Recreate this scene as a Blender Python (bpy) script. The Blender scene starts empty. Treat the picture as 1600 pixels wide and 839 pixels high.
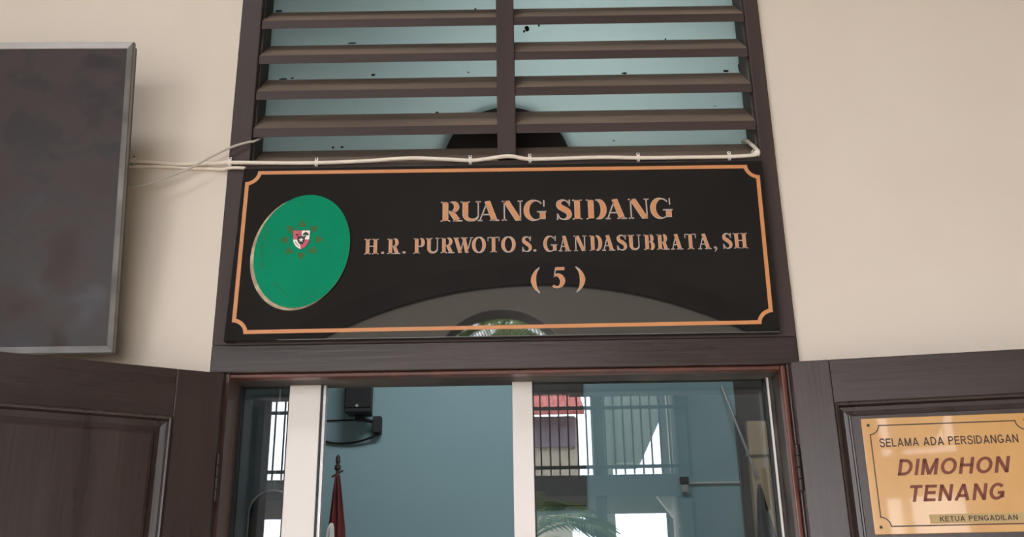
import bpy, math, random
from mathutils import Vector, Matrix

random.seed(7)
sc = bpy.context.scene
COL = sc.collection

# ------------------------------------------------------------------ camera
F_PX, W_PX = 1600.0, 1600.0
PITCH, YAW, ROLL = math.radians(20.37), math.radians(-0.1), math.radians(-0.95)
cd = bpy.data.cameras.new('camera')
cam = bpy.data.objects.new('camera', cd)
COL.objects.link(cam)
cd.sensor_fit = 'HORIZONTAL'
cd.sensor_width = 36.0
cd.lens = 36.0 * F_PX / W_PX
cd.clip_start = 0.02
_f = Vector((0, math.cos(PITCH), math.sin(PITCH)))
_u = Vector((0, -math.sin(PITCH), math.cos(PITCH)))
_r = Vector((1, 0, 0))
_z = Matrix.Rotation(YAW, 3, 'Z')
_f, _u, _r = _z @ _f, _z @ _u, _z @ _r
r2 = math.cos(ROLL) * _r + math.sin(ROLL) * _u
u2 = -math.sin(ROLL) * _r + math.cos(ROLL) * _u
m3 = Matrix((r2, u2, -_f)).transposed()
cam.matrix_world = Matrix.Translation((0.017, -2.357, 1.527)) @ m3.to_4x4()
sc.camera = cam

# ------------------------------------------------------------------ sky, lamps, exposure
SKY = 17.0
ROOM_LAMP = 62.0
EXPOSURE = -0.70
w = bpy.data.worlds.new('overcast_sky')
sc.world = w
w.use_nodes = True
bg = w.node_tree.nodes['Background']
bg.inputs[0].default_value = (0.965, 0.99, 1.07, 1)
bg.inputs[1].default_value = SKY

sc.view_settings.view_transform = 'Standard'
sc.view_settings.look = 'None'
sc.view_settings.exposure = EXPOSURE
sc.view_settings.gamma = 1.0
sc.view_settings.use_curve_mapping = False
sc.cycles.use_denoising = True
sc.cycles.max_bounces = 10
sc.cycles.diffuse_bounces = 5
sc.cycles.transparent_max_bounces = 16
sc.cycles.sample_clamp_indirect = 12
sc.cycles.caustics_refractive = False


def area(name, loc, rot, sx, sy, power, col=(1, 1, 1), portal=False):
    l = bpy.data.lights.new(name, 'AREA')
    l.shape = 'RECTANGLE'
    l.size, l.size_y, l.energy, l.color = sx, sy, power, col
    if portal:
        l.cycles.is_portal = True
    o = bpy.data.objects.new(name, l)
    o.location, o.rotation_euler = loc, rot
    COL.objects.link(o)
    return o


R90 = math.radians(90)
# daylight enters the corridor through the arcade: sampling portals in its openings
area('portal_light_arcade', (0.25, -3.99, 1.56), (R90, 0, 0), 3.7, 3.12, 1, portal=True)
area('portal_light_added_opening', (-2.7, -3.99, 6.6), (R90, 0, 0), 3.2, 1.6, 1, portal=True)  # high opening is added, lets daylight onto the front wall from upper left
# fluorescent fitting of the court room
area('room_lamp_and_fill', (-0.25, 2.75, 4.28), (0, 0, 0), 1.2, 0.25, ROOM_LAMP, (0.95, 1.0, 1.0))
area('room_lamp_and_fill', (2.05, 3.1, 4.28), (0, 0, 0), 1.0, 0.25, ROOM_LAMP * 0.38, (1.0, 0.98, 0.95))  # added unseen fill, brightens the tan panelling and the right of the room
# added unseen backlight, brightens the pale louvre sheet from inside
area('sheet_backlight', (0.22, 0.75, 3.12), (-R90, 0, 0), 0.5, 0.08, 18.5, (1.0, 0.96, 0.97))
# added unseen fill light, brightens the arcade wall that the sign mirrors
area('arcade_fill_light', (-0.1, -0.3, 3.55), (-R90, 0, 0), 1.2, 0.12, 120.0, (1.0, 0.97, 0.95))

# ------------------------------------------------------------------ materials


def rgb(r, g, b):
    def f(c):
        c /= 255.0
        return c / 12.92 if c <= 0.04045 else ((c + 0.055) / 1.055) ** 2.4
    return (f(r), f(g), f(b), 1.0)


def mat(name, col, rough=0.6, metal=0.0, spec=0.5, coat=0.0, coat_rough=0.05, ior=1.5):
    m = bpy.data.materials.new(name)
    m.use_nodes = True
    b = m.node_tree.nodes['Principled BSDF']
    b.inputs['Base Color'].default_value = col
    b.inputs['Roughness'].default_value = rough
    b.inputs['Metallic'].default_value = metal
    b.inputs['Specular IOR Level'].default_value = spec
    b.inputs['Coat Weight'].default_value = coat
    b.inputs['Coat Roughness'].default_value = coat_rough
    b.inputs['IOR'].default_value = ior
    return m


def noise_col(m, c1, c2, scale=(4, 4, 4), detail=5, lo=0.35, hi=0.65, rough=None, bump=0.0, seed=0.0, bscale=None, dist=0.0):
    """object-space noise between two colours, optional roughness variation and bump"""
    nt = m.node_tree
    N, L = nt.nodes, nt.links
    b = N['Principled BSDF']
    tc = N.new('ShaderNodeTexCoord')
    mp = N.new('ShaderNodeMapping')
    mp.inputs['Scale'].default_value = scale
    mp.inputs['Location'].default_value = (seed, seed * 1.7, seed * 0.6)
    L.new(tc.outputs['Object'], mp.inputs['Vector'])
    n = N.new('ShaderNodeTexNoise')
    n.inputs['Scale'].default_value = 1.0
    n.inputs['Detail'].default_value = detail
    n.inputs['Distortion'].default_value = dist
    L.new(mp.outputs[0], n.inputs['Vector'])
    rp = N.new('ShaderNodeValToRGB')
    rp.color_ramp.elements[0].position = lo
    rp.color_ramp.elements[1].position = hi
    rp.color_ramp.elements[0].color = c1
    rp.color_ramp.elements[1].color = c2
    L.new(n.outputs['Fac'], rp.inputs['Fac'])
    L.new(rp.outputs['Color'], b.inputs['Base Color'])
    if rough:
        mr = N.new('ShaderNodeMapRange')
        mr.inputs['To Min'].default_value, mr.inputs['To Max'].default_value = rough
        mr.inputs['From Min'].default_value, mr.inputs['From Max'].default_value = 0.3, 0.7
        L.new(n.outputs['Fac'], mr.inputs['Value'])
        L.new(mr.outputs[0], b.inputs['Roughness'])
    if bump:
        src = n
        if bscale:
            mp2 = N.new('ShaderNodeMapping')
            mp2.inputs['Scale'].default_value = bscale
            L.new(tc.outputs['Object'], mp2.inputs['Vector'])
            src = N.new('ShaderNodeTexNoise')
            src.inputs['Scale'].default_value = 1.0
            src.inputs['Detail'].default_value = 6
            L.new(mp2.outputs[0], src.inputs['Vector'])
        bp = N.new('ShaderNodeBump')
        bp.inputs['Strength'].default_value = bump
        bp.inputs['Distance'].default_value = 0.004
        L.new(src.outputs['Fac'], bp.inputs['Height'])
        L.new(bp.outputs[0], b.inputs['Normal'])
    return m


def glass_mat(name, tint, ior=1.5):
    m = bpy.data.materials.new(name)
    m.use_nodes = True
    nt = m.node_tree
    N, L = nt.nodes, nt.links
    N.remove(N['Principled BSDF'])
    out = N['Material Output']
    tr = N.new('ShaderNodeBsdfTransparent')
    tr.inputs[0].default_value = tint
    gl = N.new('ShaderNodeBsdfGlossy')
    gl.inputs['Roughness'].default_value = 0.0
    fr = N.new('ShaderNodeFresnel')
    fr.inputs[0].default_value = ior
    mx = N.new('ShaderNodeMixShader')
    L.new(fr.outputs[0], mx.inputs[0])
    L.new(tr.outputs[0], mx.inputs[1])
    L.new(gl.outputs[0], mx.inputs[2])
    L.new(mx.outputs[0], out.inputs['Surface'])
    return m


M = {}
M['plaster'] = noise_col(mat('beige_plaster', rgb(215, 200, 180), 0.75), rgb(214, 200, 183), rgb(221, 208, 192),
                         (1.3, 1.3, 1.3), 4, 0.3, 0.7, bump=0.10, bscale=(55, 55, 55))
M['caulk'] = noise_col(mat('pale_filler', rgb(225, 216, 200), 0.8), rgb(180, 168, 150), rgb(232, 224, 210), (40, 40, 40), 3)
WD1, WD2 = rgb(47, 35, 30), rgb(57, 44, 38)
M['wood_v'] = noise_col(mat('brown_gloss_paint_upright', WD1, 0.32), WD1, WD2, (16, 16, 1.6), 6, 0.3, 0.7, (0.24, 0.38), 0.11, bscale=(90, 90, 5))
M['wood_h'] = noise_col(mat('brown_gloss_paint_level', WD1, 0.32), WD1, WD2, (1.6, 16, 16), 6, 0.3, 0.7, (0.24, 0.38), 0.11, bscale=(5, 90, 90))
for k_, sc_k in (('v', (16, 16, 1.6)), ('h', (1.6, 16, 16))):
    M['louvre_' + k_] = noise_col(mat('dull_brown_paint_' + k_, WD1, 0.55, spec=0.22), rgb(62, 51, 48), rgb(74, 62, 58), sc_k, 6, 0.3, 0.7, (0.45, 0.6), 0.10, bscale=(60, 60, 60))
M['wood_dust'] = noise_col(mat('dust_on_brown_paint', rgb(112, 93, 78), 0.85), rgb(104, 88, 76), rgb(134, 115, 98), (2.5, 14, 14), 5, 0.3, 0.7)
M['wood_side'] = noise_col(mat('brown_paint_worn', rgb(70, 62, 56), 0.6), rgb(58, 50, 46), rgb(96, 88, 78), (9, 9, 9), 5, 0.4, 0.75)
M['wood_bare'] = noise_col(mat('brown_varnish', rgb(104, 78, 66), 0.4), rgb(86, 62, 54), rgb(116, 88, 74), (20, 20, 1.5), 5, 0.3, 0.7)
M['wood_red'] = noise_col(mat('red_brown_varnish', rgb(110, 50, 34), 0.35), rgb(78, 46, 38), rgb(112, 62, 46), (14, 14, 3), 5, 0.3, 0.7)
M['sheet'] = noise_col(mat('pale_blue_sheet', rgb(160, 186, 194), 0.3), rgb(158, 174, 180), rgb(170, 184, 186), (3, 3, 3), 4, 0.3, 0.7, (0.22, 0.34))
_nt = M['sheet'].node_tree
_tl = _nt.nodes.new('ShaderNodeBsdfTranslucent')
_tl.inputs[0].default_value = rgb(196, 210, 208)
_mx = _nt.nodes.new('ShaderNodeMixShader')
_mx.inputs[0].default_value = 0.6
_nt.links.new(_nt.nodes['Principled BSDF'].outputs[0], _mx.inputs[1])
_nt.links.new(_tl.outputs[0], _mx.inputs[2])
_nt.links.new(_mx.outputs[0], _nt.nodes['Material Output'].inputs['Surface'])
M['void'] = mat('dark_void_board', rgb(44, 37, 34), 0.9)
M['flake'] = mat('black_flake', rgb(26, 26, 28), 0.8)
M['black'] = noise_col(mat('black_gloss_acrylic', rgb(22, 21, 20), 0.03, ior=1.95), rgb(27, 26, 26), rgb(30, 29, 28), (2, 2, 2), 2)
M['black'].node_tree.nodes['Principled BSDF'].inputs['Roughness'].default_value = 0.02
M['gold'] = mat('orange_gold_vinyl', rgb(204, 136, 84), 0.45)
M['silver'] = mat('silver_edge', rgb(178, 160, 150), 0.4)
M['green'] = noise_col(mat('green_enamel', rgb(0, 136, 94), 0.45, spec=0.08), rgb(0, 128, 90), rgb(0, 137, 98), (9, 9, 9), 3, 0.3, 0.7)
M['rim'] = noise_col(mat('tan_rim', rgb(176, 156, 124), 0.5), rgb(150, 132, 102), rgb(196, 178, 146), (40, 40, 40), 3)
M['olive'] = mat('faded_olive_print', rgb(66, 104, 62), 0.5, spec=0.1)
M['worn'] = mat('worn_print', rgb(44, 116, 74), 0.5, spec=0.1)
M['sh_red'] = mat('shield_red', rgb(196, 82, 98), 0.5)
M['sh_white'] = mat('shield_white', rgb(240, 234, 220), 0.5)
M['sh_black'] = mat('shield_black', rgb(36, 26, 26), 0.5)
M['sh_green'] = mat('shield_tree_green', rgb(60, 96, 70), 0.5)
M['cable_w'] = mat('cream_cable', rgb(232, 218, 200), 0.45)
M['cable_g'] = mat('grey_cable', rgb(186, 178, 164), 0.5)
M['clip'] = mat('white_clip', rgb(238, 232, 222), 0.4)
M['nail'] = mat('dark_nail', rgb(60, 52, 46), 0.5, 0.6)
M['screen'] = noise_col(mat('dusty_screen', rgb(92, 78, 78), 0.6, spec=0.3), rgb(48, 41, 41), rgb(60, 50, 48), (9, 9, 12), 6, 0.40, 0.52, (0.35, 0.6), dist=0.6, seed=3.1)
M['bezel'] = noise_col(mat('brushed_bezel', rgb(150, 146, 142), 0.32, 0.6), rgb(112, 108, 104), rgb(150, 146, 142), (6, 6, 9), 4, 0.3, 0.7, (0.25, 0.45))
M['tvback'] = mat('dark_plastic', rgb(62, 60, 56), 0.5)
M['alu'] = noise_col(mat('white_aluminium', rgb(236, 228, 220), 0.45), rgb(222, 214, 205), rgb(232, 225, 217), (4, 4, 1), 3)
M['seal'] = mat('dark_rubber_seal', rgb(32, 32, 34), 0.6)
M['alu_grey'] = mat('grey_aluminium', rgb(196, 196, 194), 0.4, 0.3)
M['glass'] = glass_mat('clear_glass', (0.80, 0.83, 0.83, 1), 1.8)
M['brass'] = noise_col(mat('brass_plate', rgb(206, 162, 100), 0.3, 0.0, coat=0.5, coat_rough=0.03), rgb(188, 136, 70), rgb(202, 154, 88), (7, 7, 7), 5, 0.3, 0.7)
M['br_edge'] = mat('dark_brown_print', rgb(62, 40, 24), 0.5)
M['br_red'] = mat('maroon_print', rgb(112, 48, 22), 0.5)
M['tape'] = mat('dull_tape', rgb(176, 148, 98), 0.6)
M['blue'] = noise_col(mat('blue_room_paint', rgb(140, 172, 182), 0.6), rgb(136, 170, 180), rgb(146, 178, 188), (0.8, 0.8, 0.8), 3, 0.3, 0.7)
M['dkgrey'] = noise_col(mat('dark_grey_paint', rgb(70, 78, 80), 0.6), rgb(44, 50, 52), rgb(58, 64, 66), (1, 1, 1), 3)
M['tan'] = noise_col(mat('tan_timber', rgb(150, 128, 104), 0.5), rgb(176, 154, 126), rgb(210, 188, 158), (5, 5, 0.8), 5)
M['dkwood'] = noise_col(mat('dark_timber', rgb(66, 58, 54), 0.5), rgb(54, 48, 46), rgb(76, 68, 64), (4, 4, 1), 4)
M['spk'] = mat('black_speaker', rgb(28, 28, 32), 0.55)
M['spk_g'] = noise_col(mat('speaker_grille', rgb(20, 20, 24), 0.7), rgb(14, 14, 18), rgb(30, 30, 34), (160, 160, 160), 2)
M['flag_r'] = noise_col(mat('flag_red', rgb(132, 50, 48), 0.8), rgb(92, 36, 38), rgb(122, 48, 48), (12, 12, 3), 3)
M['flag_w'] = mat('flag_white', rgb(218, 214, 210), 0.8)
M['flag_d'] = noise_col(mat('dark_drape', rgb(36, 46, 40), 0.8), rgb(28, 34, 32), rgb(46, 56, 48), (16, 16, 3), 3)
M['pole'] = mat('dark_pole', rgb(64, 50, 44), 0.5)
M['steel'] = mat('pale_metal', rgb(190, 192, 190), 0.35, 0.6)
M['board'] = noise_col(mat('dark_board', rgb(52, 50, 52), 0.5), rgb(40, 40, 44), rgb(70, 64, 62), (3, 3, 3), 5)
M['navy'] = noise_col(mat('dark_blue_cloth', rgb(40, 54, 66), 0.6), rgb(36, 48, 60), rgb(46, 60, 72), (5, 5, 5), 3)
M['white'] = mat('white_paint', rgb(226, 222, 212), 0.6)
M['floor_t'] = noise_col(mat('cream_tiles', rgb(206, 196, 180), 0.35), rgb(196, 186, 170), rgb(212, 202, 188), (2, 2, 2), 4)
M['pave'] = noise_col(mat('pale_paving', rgb(190, 184, 172), 0.8), rgb(176, 170, 158), rgb(200, 194, 184), (0.8, 0.8, 0.8), 5)
M['stone'] = noise_col(mat('grey_brown_stone', rgb(150, 136, 126), 0.6), rgb(78, 70, 66), rgb(94, 85, 80), (1.5, 1.5, 1.5), 5)
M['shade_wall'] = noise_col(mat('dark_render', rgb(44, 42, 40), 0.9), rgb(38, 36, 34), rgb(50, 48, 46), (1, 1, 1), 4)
M['iron'] = mat('dark_iron', rgb(38, 34, 34), 0.5)
M['slab'] = mat('dim_slab', rgb(92, 92, 92), 0.8)
M['rooftile'] = noise_col(mat('red_roof_tile', rgb(206, 110, 100), 0.7), rgb(190, 92, 84), rgb(216, 128, 118), (6, 6, 6), 4)
M['mauve'] = mat('mauve_wall', rgb(148, 138, 150), 0.8)
M['cream'] = mat('cream_wall', rgb(214, 206, 186), 0.8)
M['sage'] = mat('sage_wall', rgb(190, 200, 186), 0.8)
M['leaf'] = noise_col(mat('palm_leaf', rgb(70, 104, 50), 0.5), rgb(92, 124, 60), rgb(156, 180, 104), (6, 6, 6), 3)
M['bark'] = noise_col(mat('palm_bark', rgb(110, 92, 72), 0.9), rgb(90, 74, 58), rgb(126, 108, 88), (6, 6, 20), 4)

# ------------------------------------------------------------------ mesh helpers


class MB:
    def __init__(self):
        self.v, self.f, self.mi = [], [], []

    def add(self, vs, fs, mi=0):
        o = len(self.v)
        self.v += [tuple(p) for p in vs]
        self.f += [[i + o for i in f] for f in fs]
        self.mi += [mi] * len(fs)
        return self

    def box(self, x0, x1, y0, y1, z0, z1, mi=0):
        vs = [(x0, y0, z0), (x1, y0, z0), (x1, y1, z0), (x0, y1, z0), (x0, y0, z1), (x1, y0, z1), (x1, y1, z1), (x0, y1, z1)]
        return self.add(vs, [(0, 3, 2, 1), (4, 5, 6, 7), (0, 1, 5, 4), (1, 2, 6, 5), (2, 3, 7, 6), (3, 0, 4, 7)], mi)

    def prism(self, pts, a, b, axis='y', mi=0):
        """polygon pts (p,q) extruded from a to b; axis y: (x,z), axis x: (y,z), axis z: (x,y)"""
        def P(p, t):
            return {'y': (p[0], t, p[1]), 'x': (t, p[0], p[1]), 'z': (p[0], p[1], t)}[axis]
        n = len(pts)
        vs = [P(p, a) for p in pts] + [P(p, b) for p in pts]
        fs = [tuple(range(n)), tuple(range(2 * n - 1, n - 1, -1))]
        fs += [(i, i + n, (i + 1) % n + n, (i + 1) % n) for i in range(n)]
        return self.add(vs, fs, mi)

    def tube(self, pts, r, seg=10, mi=0, cap=True):
        pts = [Vector(p) for p in pts]
        rs = r if isinstance(r, (list, tuple)) else [r] * len(pts)
        vs, fs = [], []
        ref = None
        for i, p in enumerate(pts):
            t = (pts[min(i + 1, len(pts) - 1)] - pts[max(i - 1, 0)]).normalized()
            if ref is None:
                ref = Vector((0, 0, 1)) if abs(t.z) < 0.9 else Vector((1, 0, 0))
            a = (ref - t * ref.dot(t)).normalized()
            ref = a
            b = t.cross(a)
            for k in range(seg):
                an = 2 * math.pi * k / seg
                vs.append(p + (a * math.cos(an) + b * math.sin(an)) * rs[i])
        for i in range(len(pts) - 1):
            for k in range(seg):
                k2 = (k + 1) % seg
                fs.append((i * seg + k, i * seg + k2, (i + 1) * seg + k2, (i + 1) * seg + k))
        if cap:
            fs.append(tuple(range(seg - 1, -1, -1)))
            n = (len(pts) - 1) * seg
            fs.append(tuple(range(n, n + seg)))
        return self.add(vs, fs, mi)

    def lathe(self, prof, seg=20, c=(0, 0, 0), mi=0):
        """prof [(r,z)] about a vertical axis"""
        vs = [(c[0] + r * math.cos(2 * math.pi * k / seg), c[1] + r * math.sin(2 * math.pi * k / seg), c[2] + z) for r, z in prof for k in range(seg)]
        fs = [(i * seg + k, i * seg + (k + 1) % seg, (i + 1) * seg + (k + 1) % seg, (i + 1) * seg + k) for i in range(len(prof) - 1) for k in range(seg)]
        fs.append(tuple(range(seg - 1, -1, -1)))
        n = (len(prof) - 1) * seg
        fs.append(tuple(range(n, n + seg)))
        return self.add(vs, fs, mi)

    def rect_sweep(self, x0, x1, z0, z1, prof, mi=0):
        """picture-frame moulding: prof [(inset, y)] swept round a rectangle in the xz plane"""
        rings = [[(x0 + d, y, z0 + d), (x1 - d, y, z0 + d), (x1 - d, y, z1 - d), (x0 + d, y, z1 - d)] for d, y in prof]
        vs = [p for r in rings for p in r]
        fs = [(i * 4 + k, i * 4 + (k + 1) % 4, (i + 1) * 4 + (k + 1) % 4, (i + 1) * 4 + k) for i in range(len(rings) - 1) for k in range(4)]
        return self.add(vs, fs, mi)

    def build(self, name, mats, parent=None, loc=(0, 0, 0), bevel=0.0, smooth=False, fix=True):
        me = bpy.data.meshes.new(name)
        me.from_pydata(self.v, [], self.f)
        if fix:
            import bmesh
            bm = bmesh.new()
            bm.from_mesh(me)
            bmesh.ops.recalc_face_normals(bm, faces=bm.faces)
            bm.to_mesh(me)
            bm.free()
        for mm in (mats if isinstance(mats, (list, tuple)) else [mats]):
            me.materials.append(mm)
        for p, i in zip(me.polygons, self.mi):
            p.material_index = i
            p.use_smooth = smooth
        o = bpy.data.objects.new(name, me)
        COL.objects.link(o)
        o.location = loc
        if parent:
            o.parent = parent
        if bevel:
            md = o.modifiers.new('bevel', 'BEVEL')
            md.width, md.segments, md.limit_method = bevel, 2, 'ANGLE'
        return o


def tag(o, label, cat, group=None, kind=None):
    o['label'], o['category'] = label, cat
    if group:
        o['group'] = group
    if kind:
        o['kind'] = kind
    return o


def thing(name, label, cat, loc=(0, 0, 0), rot=(0, 0, 0), group=None, kind=None):
    o = bpy.data.objects.new(name, None)
    o.empty_display_size = 0.1
    COL.objects.link(o)
    o.location, o.rotation_euler = loc, rot
    return tag(o, label, cat, group, kind)


def smooth_path(pts, n=8):
    """Catmull-Rom through points of any dimension"""
    P = [tuple(p) for p in pts]
    P = [P[0]] + P + [P[-1]]
    out = []
    for i in range(1, len(P) - 2):
        for k in range(n):
            t = k / n
            out.append(tuple(0.5 * ((2 * b) + (-a + c) * t + (2 * a - 5 * b + 4 * c - d) * t * t + (-a + 3 * b - 3 * c + d) * t ** 3)
                             for a, b, c, d in zip(P[i - 1], P[i], P[i + 1], P[i + 2])))
    out.append(P[-2])
    return out


# ================================================================== THE SETTING
# front wall with the door and louvre opening
m = MB()
m.box(-6, -0.70, 0.015, 0.165, 0, 7.7)
m.box(0.70, 6, 0.015, 0.165, 0, 7.7)
m.box(-0.70, 0.70, 0.015, 0.165, 3.45, 7.7)
tag(m.build('wall_front', M['plaster']), 'beige plastered wall around the doorway and the louvre', 'wall', kind='structure')


def ragged(x, side, name, label):
    pts = []
    z = 2.0
    while z < 3.4:
        pts.append((x + side * (0.003 + 0.0035 * random.random() ** 2), z))
        z += random.uniform(0.008, 0.03)
    poly = [(x - side * 0.004, 2.0)] + pts + [(x - side * 0.004, 3.4)]
    tag(MB().prism(poly, 0.0105, 0.016).build(name, M['caulk']), label, 'trim', kind='structure')


ragged(-0.6985, -1, 'trim_1', 'thin pale ragged filler line along left edge of brown door frame')
ragged(0.6985, 1, 'trim_2', 'thin pale ragged filler line along right edge of brown door frame')

tag(MB().box(-6, 6, -4.2, 0.015, -0.12, 0).build('floor', M['floor_t']), 'cream tiled corridor floor in front of the doors', 'floor', kind='structure')
tag(MB().box(-6, 6, -4.2, 0.165, 7.7, 7.85).build('ceiling', M['white']), 'white corridor ceiling', 'ceiling', kind='structure')
tag(MB().box(-6.05, -5.9, -4.2, 0.165, 0, 7.7).build('wall_corridor_left', M['plaster']), 'beige wall closing the left end of the corridor', 'wall', kind='structure')
tag(MB().box(5.9, 6.05, -4.2, 0.165, 0, 7.7).build('wall_corridor_end', M['plaster']), 'beige wall closing the right end of the corridor', 'wall', kind='structure')

# arcade wall of the corridor, behind the viewer, seen only as a reflection
m = MB()
arch = [(-0.05 + 0.45 * math.cos(a), 3.14 + 0.45 * math.sin(a)) for a in [math.pi * k / 24 for k in range(25)]]
lint = [(-6, 3.12), (-6, 5.8), (6, 5.8), (6, 3.12), (0.40, 3.12)] + arch + [(-0.50, 3.12)]
m.prism(lint, -4.2, -4.0)
m.box(-1.1, 6, -4.2, -4.0, 5.8, 7.7)
m.box(-6, -4.3, -4.2, -4.0, 5.8, 7.7)
m.box(-4.3, -1.1, -4.2, -4.0, 7.4, 7.7)  # leaves the added high opening, placed to daylight the front wall
for a, b in ((-6, -3.3), (-1.95, -1.61), (2.1, 6)):
    m.box(a, b, -4.2, -4.0, 0, 3.12)
tag(m.build('wall_arcade', M['stone']), 'grey-brown arcade wall across the corridor, mirrored in the sign', 'wall', kind='structure')
m = MB()
cx, cz = 0.17, 0.85
for r0, r1, d in ((2.90, 3.04, 0.05),):
    a0, a1 = math.radians(55), math.radians(123)
    ring = [(cx + r1 * math.cos(a0 + (a1 - a0) * k / 30), cz + r1 * math.sin(a0 + (a1 - a0) * k / 30)) for k in range(31)]
    ring += [(cx + r0 * math.cos(a1 - (a1 - a0) * k / 30), cz + r0 * math.sin(a1 - (a1 - a0) * k / 30)) for k in range(31)]
    m.prism(ring, -4.0, -4.0 + d)
fan = [(-0.05 + 0.45 * math.cos(a), 3.14 + 0.45 * math.sin(a)) for a in [math.pi * k / 24 for k in range(25)]]
rin, zc0 = 2.89, 3.13
th = math.asin((zc0 - cz) / rin)
up = [(cx + rin * math.cos(math.pi - th - (math.pi - 2 * th) * k / 30), cz + rin * math.sin(math.pi - th - (math.pi - 2 * th) * k / 30)) for k in range(31)]
tag(MB().prism(up + [(0.40, zc0)] + fan + [(-0.50, zc0)], -4.0, -3.985).build('trim_6', M['white']), 'beige infill under the arched moulding of the arcade wall', 'trim', kind='structure')
for x in (-1.5, -0.95, -0.62, 0.66, 1.0):
    m.box(x, x + 0.03, -4.0, -3.97, 3.15, 3.40)
tag(m.build('trim_3', M['dkwood']), 'dark arched moulding on the arcade wall', 'trim', kind='structure')
m = MB()
for x in (2.12, 2.32):
    m.box(x, x + 0.07, -4.0, -3.95, 0, 3.9)
tag(m.build('trim_4', M['white']), 'pale upright strips on the arcade pier', 'trim', kind='structure')

# court room behind the doorway
tag(MB().box(-1.62, 1.53, 4.5, 4.62, 0, 4.5).build('wall_back', M['blue']), 'pale blue back wall of the court room', 'wall', kind='structure')
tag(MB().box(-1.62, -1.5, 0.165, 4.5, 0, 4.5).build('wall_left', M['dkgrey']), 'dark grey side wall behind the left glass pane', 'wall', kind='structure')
tag(MB().box(2.60, 2.72, 0.165, 4.62, 0, 4.5).build('wall_right', M['dkwood']), 'dark side wall behind the right glass pane', 'wall', kind='structure')
tag(MB().box(1.53, 2.60, 4.5, 4.62, 0, 4.5).build('wall_recess', M['dkwood']), 'dark end wall right of the pale blue wall', 'wall', kind='structure')
m = MB()
m.box(1.58, 2.25, 4.42, 4.5, 0, 2.93)
m.box(1.57, 2.26, 4.40, 4.5, 2.70, 2.735)
for x in (1.78, 2.0):
    m.box(x, x + 0.012, 4.41, 4.43, 0, 2.70)
tag(m.build('trim_5', M['tan'], bevel=0.004), 'tan timber panelling on the dark end wall behind the right glass pane', 'panelling', kind='structure')
tag(MB().box(-1.62, 2.72, 0.165, 4.62, -0.12, 0).build('floor_room', M['floor_t']), 'cream tiled floor of the court room', 'floor', kind='structure')
tag(MB().box(-1.62, 2.72, 0.165, 4.62, 4.5, 4.62).build('ceiling_room', M['white']), 'white ceiling of the court room', 'ceiling', kind='structure')

# ================================================================== DOOR FRAME
ZL0, ZL1 = 2.150, 2.218            # lintel
fr = thing('door_frame', 'dark brown painted timber frame around the doorway below the louvre', 'door frame', (0, 0, 0), kind='structure')
MB().box(-0.70, -0.663, 0, 0.15, 0, ZL0).build('jamb', M['wood_v'], fr, bevel=0.003)
MB().box(0.667, 0.70, 0, 0.15, 0, ZL0).build('jamb', M['wood_v'], fr, bevel=0.003)
MB().box(-0.663, -0.655, 0.012, 0.15, 0, ZL0).build('jamb_lining', M['wood_bare'], fr)
MB().box(0.660, 0.667, 0.04, 0.15, 0, ZL0).build('jamb_lining', M['wood_side'], fr)
MB().box(-0.7, 0.7, 0, 0.15, ZL0, ZL1).build('lintel', M['wood_h'], fr, bevel=0.003)
m = MB()
m.box(-0.655, 0.655, 0.012, 0.045, ZL0 - 0.010, ZL0)
m.box(0.6555, 0.667, 0.010, 0.04, 0, ZL0)
m.build('stop_bead', M['wood_red'], fr, bevel=0.003)
MB().box(-0.655, 0.664, 0.05, 0.15, ZL0 - 0.004, ZL0).build('head_lining', M['wood_side'], fr)

# ================================================================== LOUVRE
lv = thing('louvre', 'brown slatted timber louvre with pale blue sheet behind, over the doorway', 'louvre', (0, 0, ZL1), kind='structure')
B = -ZL1
MB().box(-0.70, -0.645, 0, 0.15, ZL1 + B, 3.45 + B).build('stile', M['louvre_v'], lv, bevel=0.003)
MB().box(0.661, 0.70, 0, 0.15, ZL1 + B, 3.45 + B).build('stile', M['louvre_v'], lv, bevel=0.003)
MB().box(-0.645, -0.641, 0.02, 0.099, 2.68 + B, 3.38 + B).build('stile_lining', M['wood_side'], lv)
MB().box(0.657, 0.661, 0.02, 0.099, 2.68 + B, 3.38 + B).build('stile_lining', M['wood_side'], lv)
MB().box(-0.645, 0.661, 0, 0.15, 3.38 + B, 3.45 + B).build('head_rail', M['louvre_h'], lv, bevel=0.003)
MB().box(-0.011, 0.037, -0.006, 0.099, 2.70 + B, 3.38 + B).build('mullion', M['louvre_v'], lv, bevel=0.003)
# sill: sloping top, hidden lower front behind the sign
prof = [(0, ZL1), (0, 2.695), (0.092, 2.780), (0.15, 2.780), (0.15, ZL1)]
m = MB()
m.prism([(y, z + B) for y, z in prof], -0.645, 0.661, axis='x')
o = m.build('sill', [M['louvre_h'], M['wood_dust']], lv)
for p in o.data.polygons:
    if p.normal.z > 0.3:
        p.material_index = 1
for zb in (2.7745, 2.8845, 2.9925, 3.1015, 3.2105, 3.3195):
    for x0, x1 in ((-0.643, -0.010), (0.036, 0.659)):
        m = MB()
        h = 0.0265
        m.prism([(0.001, zb + B), (0.001, zb + h + B), (0.089, zb + h + 0.086 + B), (0.089, zb + 0.086 + B)], x0, x1, axis='x')
        o = m.build('slat', [M['louvre_h'], M['wood_dust']], lv, bevel=0.0015)
        for p in o.data.polygons:
            if p.normal.z > 0.3:
                p.material_index = 1
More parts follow.
